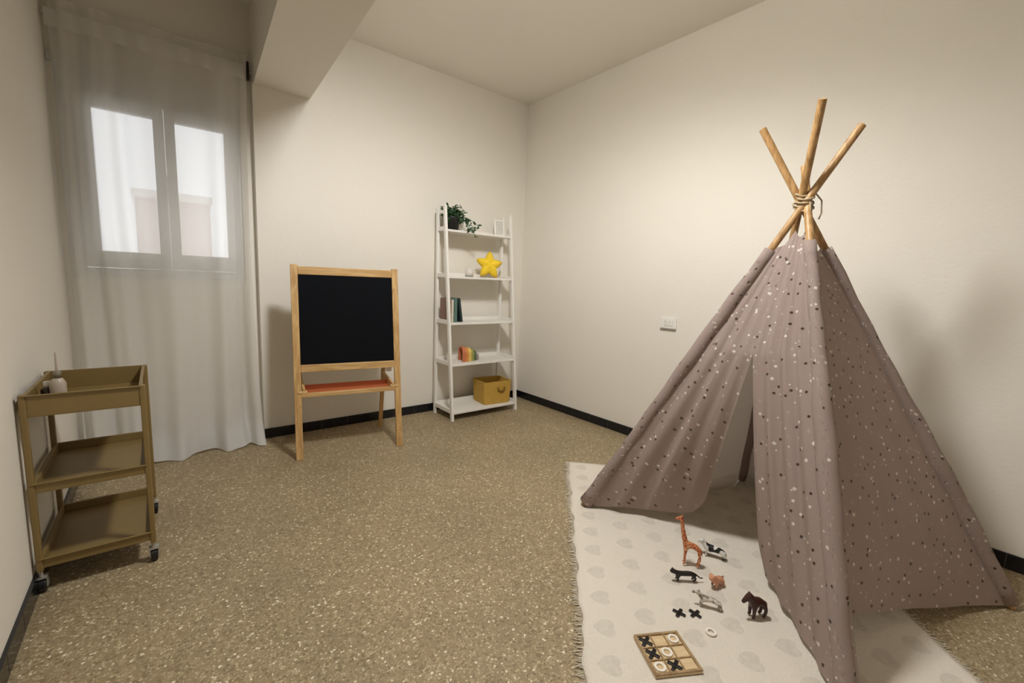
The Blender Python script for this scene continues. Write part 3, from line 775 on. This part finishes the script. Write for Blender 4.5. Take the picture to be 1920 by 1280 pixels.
# ------------------------------------------------------------------ noughts and crosses set
M_plywood = wood('plywood', srgb(206, 178, 134), srgb(222, 196, 154), axis=(2, 12, 12), scale=8)
M_ply_dk = wood('plywood_edge', srgb(140, 112, 76), srgb(176, 148, 108), axis=(8, 8, 8))
BZ = .0095
g_rz = math.radians(-29.5)
gb = empty('game_board', 'square wooden noughts and crosses board lying on the rug', 'game board', (1.213, .650, BZ), g_rz)
hs = .078
obj('board_base', box(BM(), (-hs, -hs, 0), (hs, hs, .006)), M_plywood, gb, bevel=.001)
bm = BM()
for a, b in (((-hs, -hs), (hs, -hs+.008)), ((-hs, hs-.008), (hs, hs)), ((-hs, -hs+.008), (-hs+.008, hs-.008)), ((hs-.008, -hs+.008), (hs, hs-.008))): box(bm, (a[0], a[1], .006), (b[0], b[1], .012))
for k in (-1, 1):
    box(bm, (k*.024-.0018, -hs+.008, .006), (k*.024+.0018, hs-.008, .0105)); box(bm, (-hs+.008, k*.024-.0018, .006), (hs-.008, k*.024+.0018, .0104))
obj('divider', bm, M_ply_dk, gb, bevel=.0006)
M_xb = plain('black_paint', srgb(16, 14, 14), .4); M_ow = plain('white_paint', srgb(240, 232, 218), .45)
def cross_bm(L_=.045, w=.011, h=.005):
    bm = BM(); a = L_/2; b = w/2
    o = [(b, b), (a, b), (a, -b), (b, -b), (b, -a), (-b, -a), (-b, -b), (-a, -b), (-a, b), (-b, b), (-b, a), (b, a)]
    lo = [bm.verts.new((x, y, 0)) for x, y in o]; hi = [bm.verts.new((x, y, h)) for x, y in o]
    bm.faces.new(lo); bm.faces.new(hi[::-1])
    for i in range(12): bm.faces.new((lo[i], lo[(i+1) % 12], hi[(i+1) % 12], hi[i]))
    return bm
def ring_bm(r=.018, w=.0075, h=.005):
    return lathe(BM(), [(r, 0), (r, h), (r-w, h), (r-w, 0), (r, 0)], 28)
G = Matrix.Translation((1.213, .650, BZ)) @ Matrix.Rotation(g_rz, 4, 'Z')
xs, rs = cross_bm(), ring_bm()
xo = obj('cross_piece', xs, M_xb, bevel=.0008); oo = obj('nought_piece', rs, M_ow)
first = {'x': True, 'o': True}
def piece(kind, loc, rz, label):
    src = xo if kind == 'x' else oo
    o = src if first[kind] else src.copy()
    if not first[kind]: COL.objects.link(o)
    first[kind] = False
    o.location = loc; o.rotation_euler = (0, 0, rz)
    tag(o, label, 'game piece', 'black cross pieces' if kind == 'x' else 'white nought pieces')
cw_ = .050
for kind, cx, cy, lb in (('x', -1, 1, 'black cross in the top left square of the board'), ('o', 1, 1, 'white nought in the top right square of the board'),
                         ('x', -1, 0, 'black cross in the middle left square of the board'), ('o', 0, 0, 'white nought in the centre square of the board'),
                         ('o', -1, -1, 'white nought in the bottom left square of the board'), ('x', 0, -1, 'black cross in the bottom middle square of the board')):
    p = G @ Vector((cx*cw_*.98, cy*cw_*.98, .0062)); piece(kind, p, g_rz+PI/4, lb)
def P3(x, y, z=.0095): return Vector((x, y, z))
piece('x', P3(1.413, .725), math.radians(12), 'black cross lying on the rug, left of the loose pair')
piece('x', P3(1.457, .688), math.radians(-2), 'black cross lying on the rug, right of the loose pair')
piece('o', P3(1.42, .61), 0, 'white nought lying on the rug beside the board')

# ------------------------------------------------------------------ toy animals
def pmat(name, c1, c2, kind, scale, thr=.5, rough=.45):
    m, N, L, P = nt(name); P.inputs['Roughness'].default_value = rough
    tc = N.new('ShaderNodeTexCoord')
    if kind == 'wave':
        t = N.new('ShaderNodeTexWave'); t.inputs['Distortion'].default_value = 2; out = t.outputs['Fac']
    elif kind == 'vor':
        t = N.new('ShaderNodeTexVoronoi'); t.feature = 'DISTANCE_TO_EDGE'; out = t.outputs['Distance']
    else: t = N.new('ShaderNodeTexNoise'); t.inputs['Detail'].default_value = 1; out = t.outputs['Fac']
    t.inputs['Scale'].default_value = scale; L.new(tc.outputs['Object'], t.inputs['Vector'])
    g = N.new('ShaderNodeMath'); g.operation = 'GREATER_THAN'; g.inputs[1].default_value = thr; L.new(out, g.inputs[0])
    mx = N.new('ShaderNodeMix'); mx.data_type = 'RGBA'; mx.inputs[6].default_value = c1; mx.inputs[7].default_value = c2
    L.new(g.outputs[0], mx.inputs[0]); L.new(mx.outputs[2], P.inputs['Base Color']); return m
def skin(name, chains, mat, loc, rz, label, cat='toy animal', sub=2):
    """chains: list of lists of (x,y,z,r); the first point of later chains may be an index into the first chain"""
    me = bpy.data.meshes.new(name); V = []; E = []; Rr = []
    for ci, ch in enumerate(chains):
        prev = None
        for p in ch:
            if isinstance(p, int): prev = p; continue
            V.append(p[:3]); Rr.append(p[3]); i = len(V)-1
            if prev is not None: E.append((prev, i))
            prev = i
    me.from_pydata(V, E, []); o = bpy.data.objects.new(name, me); COL.objects.link(o)
    sk = o.modifiers.new('skin', 'SKIN'); sk.use_smooth_shade = True
    for i, r in enumerate(Rr):
        d = me.skin_vertices[0].data[i]; d.radius = (r, r); d.use_root = (i == 0)
    ss = o.modifiers.new('smooth', 'SUBSURF'); ss.levels = sub; ss.render_levels = sub
    me.materials.append(mat); o.location = loc; o.rotation_euler = (0, 0, rz)
    return tag(o, label, cat)
def quad(L_, hgt, r, lr, neck, head, tail, lean=0, nr=None, spread=.0, hump=0):
    """body along x, head at +x; spine verts 0..3"""
    nr = nr or r*.6; a = L_/2; w = r*.7
    z = hgt
    ch = [[(-a, 0, z, r*.8), (-a*.4, 0, z+.002, r), (a*.3, 0, z+.001+hump*.5, r), (a, 0, z+.002+hump, r*.85)]]
    ch.append([3] + neck + head)
    for xi, x, s in ((0, -a, 1), (0, -a, -1), (3, a*.95, 1), (3, a*.95, -1)):
        kn = z*.48; bx = .006 if xi == 0 else -.001
        ch.append([xi, (x+spread*(-1 if xi == 0 else .6), s*w, z*.72, lr*1.5), (x-bx+spread*(-1 if xi == 0 else 1), s*w, kn, lr*1.1), (x+spread*(-1 if xi == 0 else 1), s*w, .006, lr), (x+.006+spread*(-1 if xi == 0 else 1), s*w, .003, lr)])
    if tail: ch.append([0] + tail)
    return ch
TZ = .010
# giraffe
M_gir = pmat('giraffe_coat', srgb(222, 170, 120), srgb(176, 84, 44), 'vor', 75, .07)
gz = .085
gch = quad(.055, gz, .013, .0045, [(.034, 0, gz+.03, .0115), (.045, 0, gz+.075, .0085), (.050, 0, gz+.108, .0075)], [(.058, 0, gz+.118, .0075), (.078, 0, gz+.108, .0045)], [(-.036, 0, gz-.01, .003), (-.04, 0, gz-.035, .0025)], hump=.006)
base = len(gch[0])
gch.append([6, (.052, .006, gz+.132, .002)]); gch.append([6, (.052, -.006, gz+.132, .002)])
gir = skin('toy_giraffe', gch, M_gir, (1.712, .848, TZ), math.radians(122), 'orange brown toy giraffe standing tallest among the toys on the rug')
# black and white cow-like animal
M_cow = pmat('cow_coat', srgb(214, 212, 204), srgb(20, 18, 18), 'noise', 24, .47)
ch = quad(.07, .036, .0145, .0045, [(.047, 0, .05, .009), (.055, 0, .060, .009)], [(.066, 0, .058, .0075), (.076, 0, .052, .005)], [(-.043, 0, .032, .002), (-.046, 0, .015, .002)])
ch.append([5, (.053, .014, .068, .003)]); ch.append([5, (.053, -.014, .068, .003)])
skin('toy_cow', ch, M_cow, (1.853, .815, TZ), math.radians(112), 'white toy cow with black patches standing behind the giraffe')
# black panther
M_pan = plain('black_toy', srgb(24, 17, 13), .5)
ch = quad(.066, .030, .0105, .004, [(.044, 0, .037, .008)], [(.054, 0, .041, .009), (.064, 0, .037, .006)], [(-.045, 0, .026, .003), (-.06, 0, .014, .0025), (-.07, 0, .016, .002)])
ch.append([5, (.052, .008, .051, .0025)]); ch.append([5, (.052, -.008, .051, .0025)])
skin('toy_panther', ch, M_pan, (1.598, .808, TZ), math.radians(140), 'black toy cat like animal in front of the giraffe')
# tan pig-like
M_pig = pmat('tan_toy', srgb(206, 146, 112), srgb(126, 78, 50), 'noise', 40, .56)
ch = quad(.034, .026, .0135, .0048, [(.026, 0, .036, .0125)], [(.034, 0, .042, .0125), (.045, 0, .038, .007)], [(-.024, 0, .03, .003), (-.03, 0, .036, .0025)])
ch.append([5, (.033, .012, .056, .0035)]); ch.append([5, (.033, -.012, .056, .0035)])
skin('toy_lion_cub', ch, M_pig, (1.677, .715, TZ), math.radians(165), 'small tan toy animal right of the black one on the rug')
# pale striped
M_zeb = pmat('zebra_coat', srgb(206, 198, 186), srgb(128, 120, 108), 'noise', 60, .53)
ch = quad(.052, .030, .010, .0038, [(.036, 0, .042, .0075), (.043, 0, .05, .0065)], [(.054, 0, .05, .0062), (.065, 0, .044, .0042)], [(-.034, 0, .026, .002), (-.038, 0, .012, .002)], spread=.006)
ch.append([5, (.042, .006, .06, .002)]); ch.append([5, (.042, -.006, .06, .002)])
skin('toy_zebra', ch, M_zeb, (1.533, .672, TZ), math.radians(120), 'pale grey and white toy animal lowest in contrast near the loose crosses')
# dark brown horse
M_hor = plain('dark_brown_toy', srgb(58, 24, 16), .4, var=.3, scale=30)
ch = quad(.042, .058, .0165, .0055, [(.030, 0, .076, .0125), (.038, 0, .084, .010)], [(.050, 0, .076, .0088), (.064, 0, .060, .0062)], [(-.030, 0, .052, .0045), (-.038, 0, .026, .0035)])
ch.append([5, (.036, .006, .098, .003)]); ch.append([5, (.036, -.006, .098, .003)])
skin('toy_horse', ch, M_hor, (1.630, .548, TZ), math.radians(150), 'dark reddish brown toy horse nearest the right door flap')
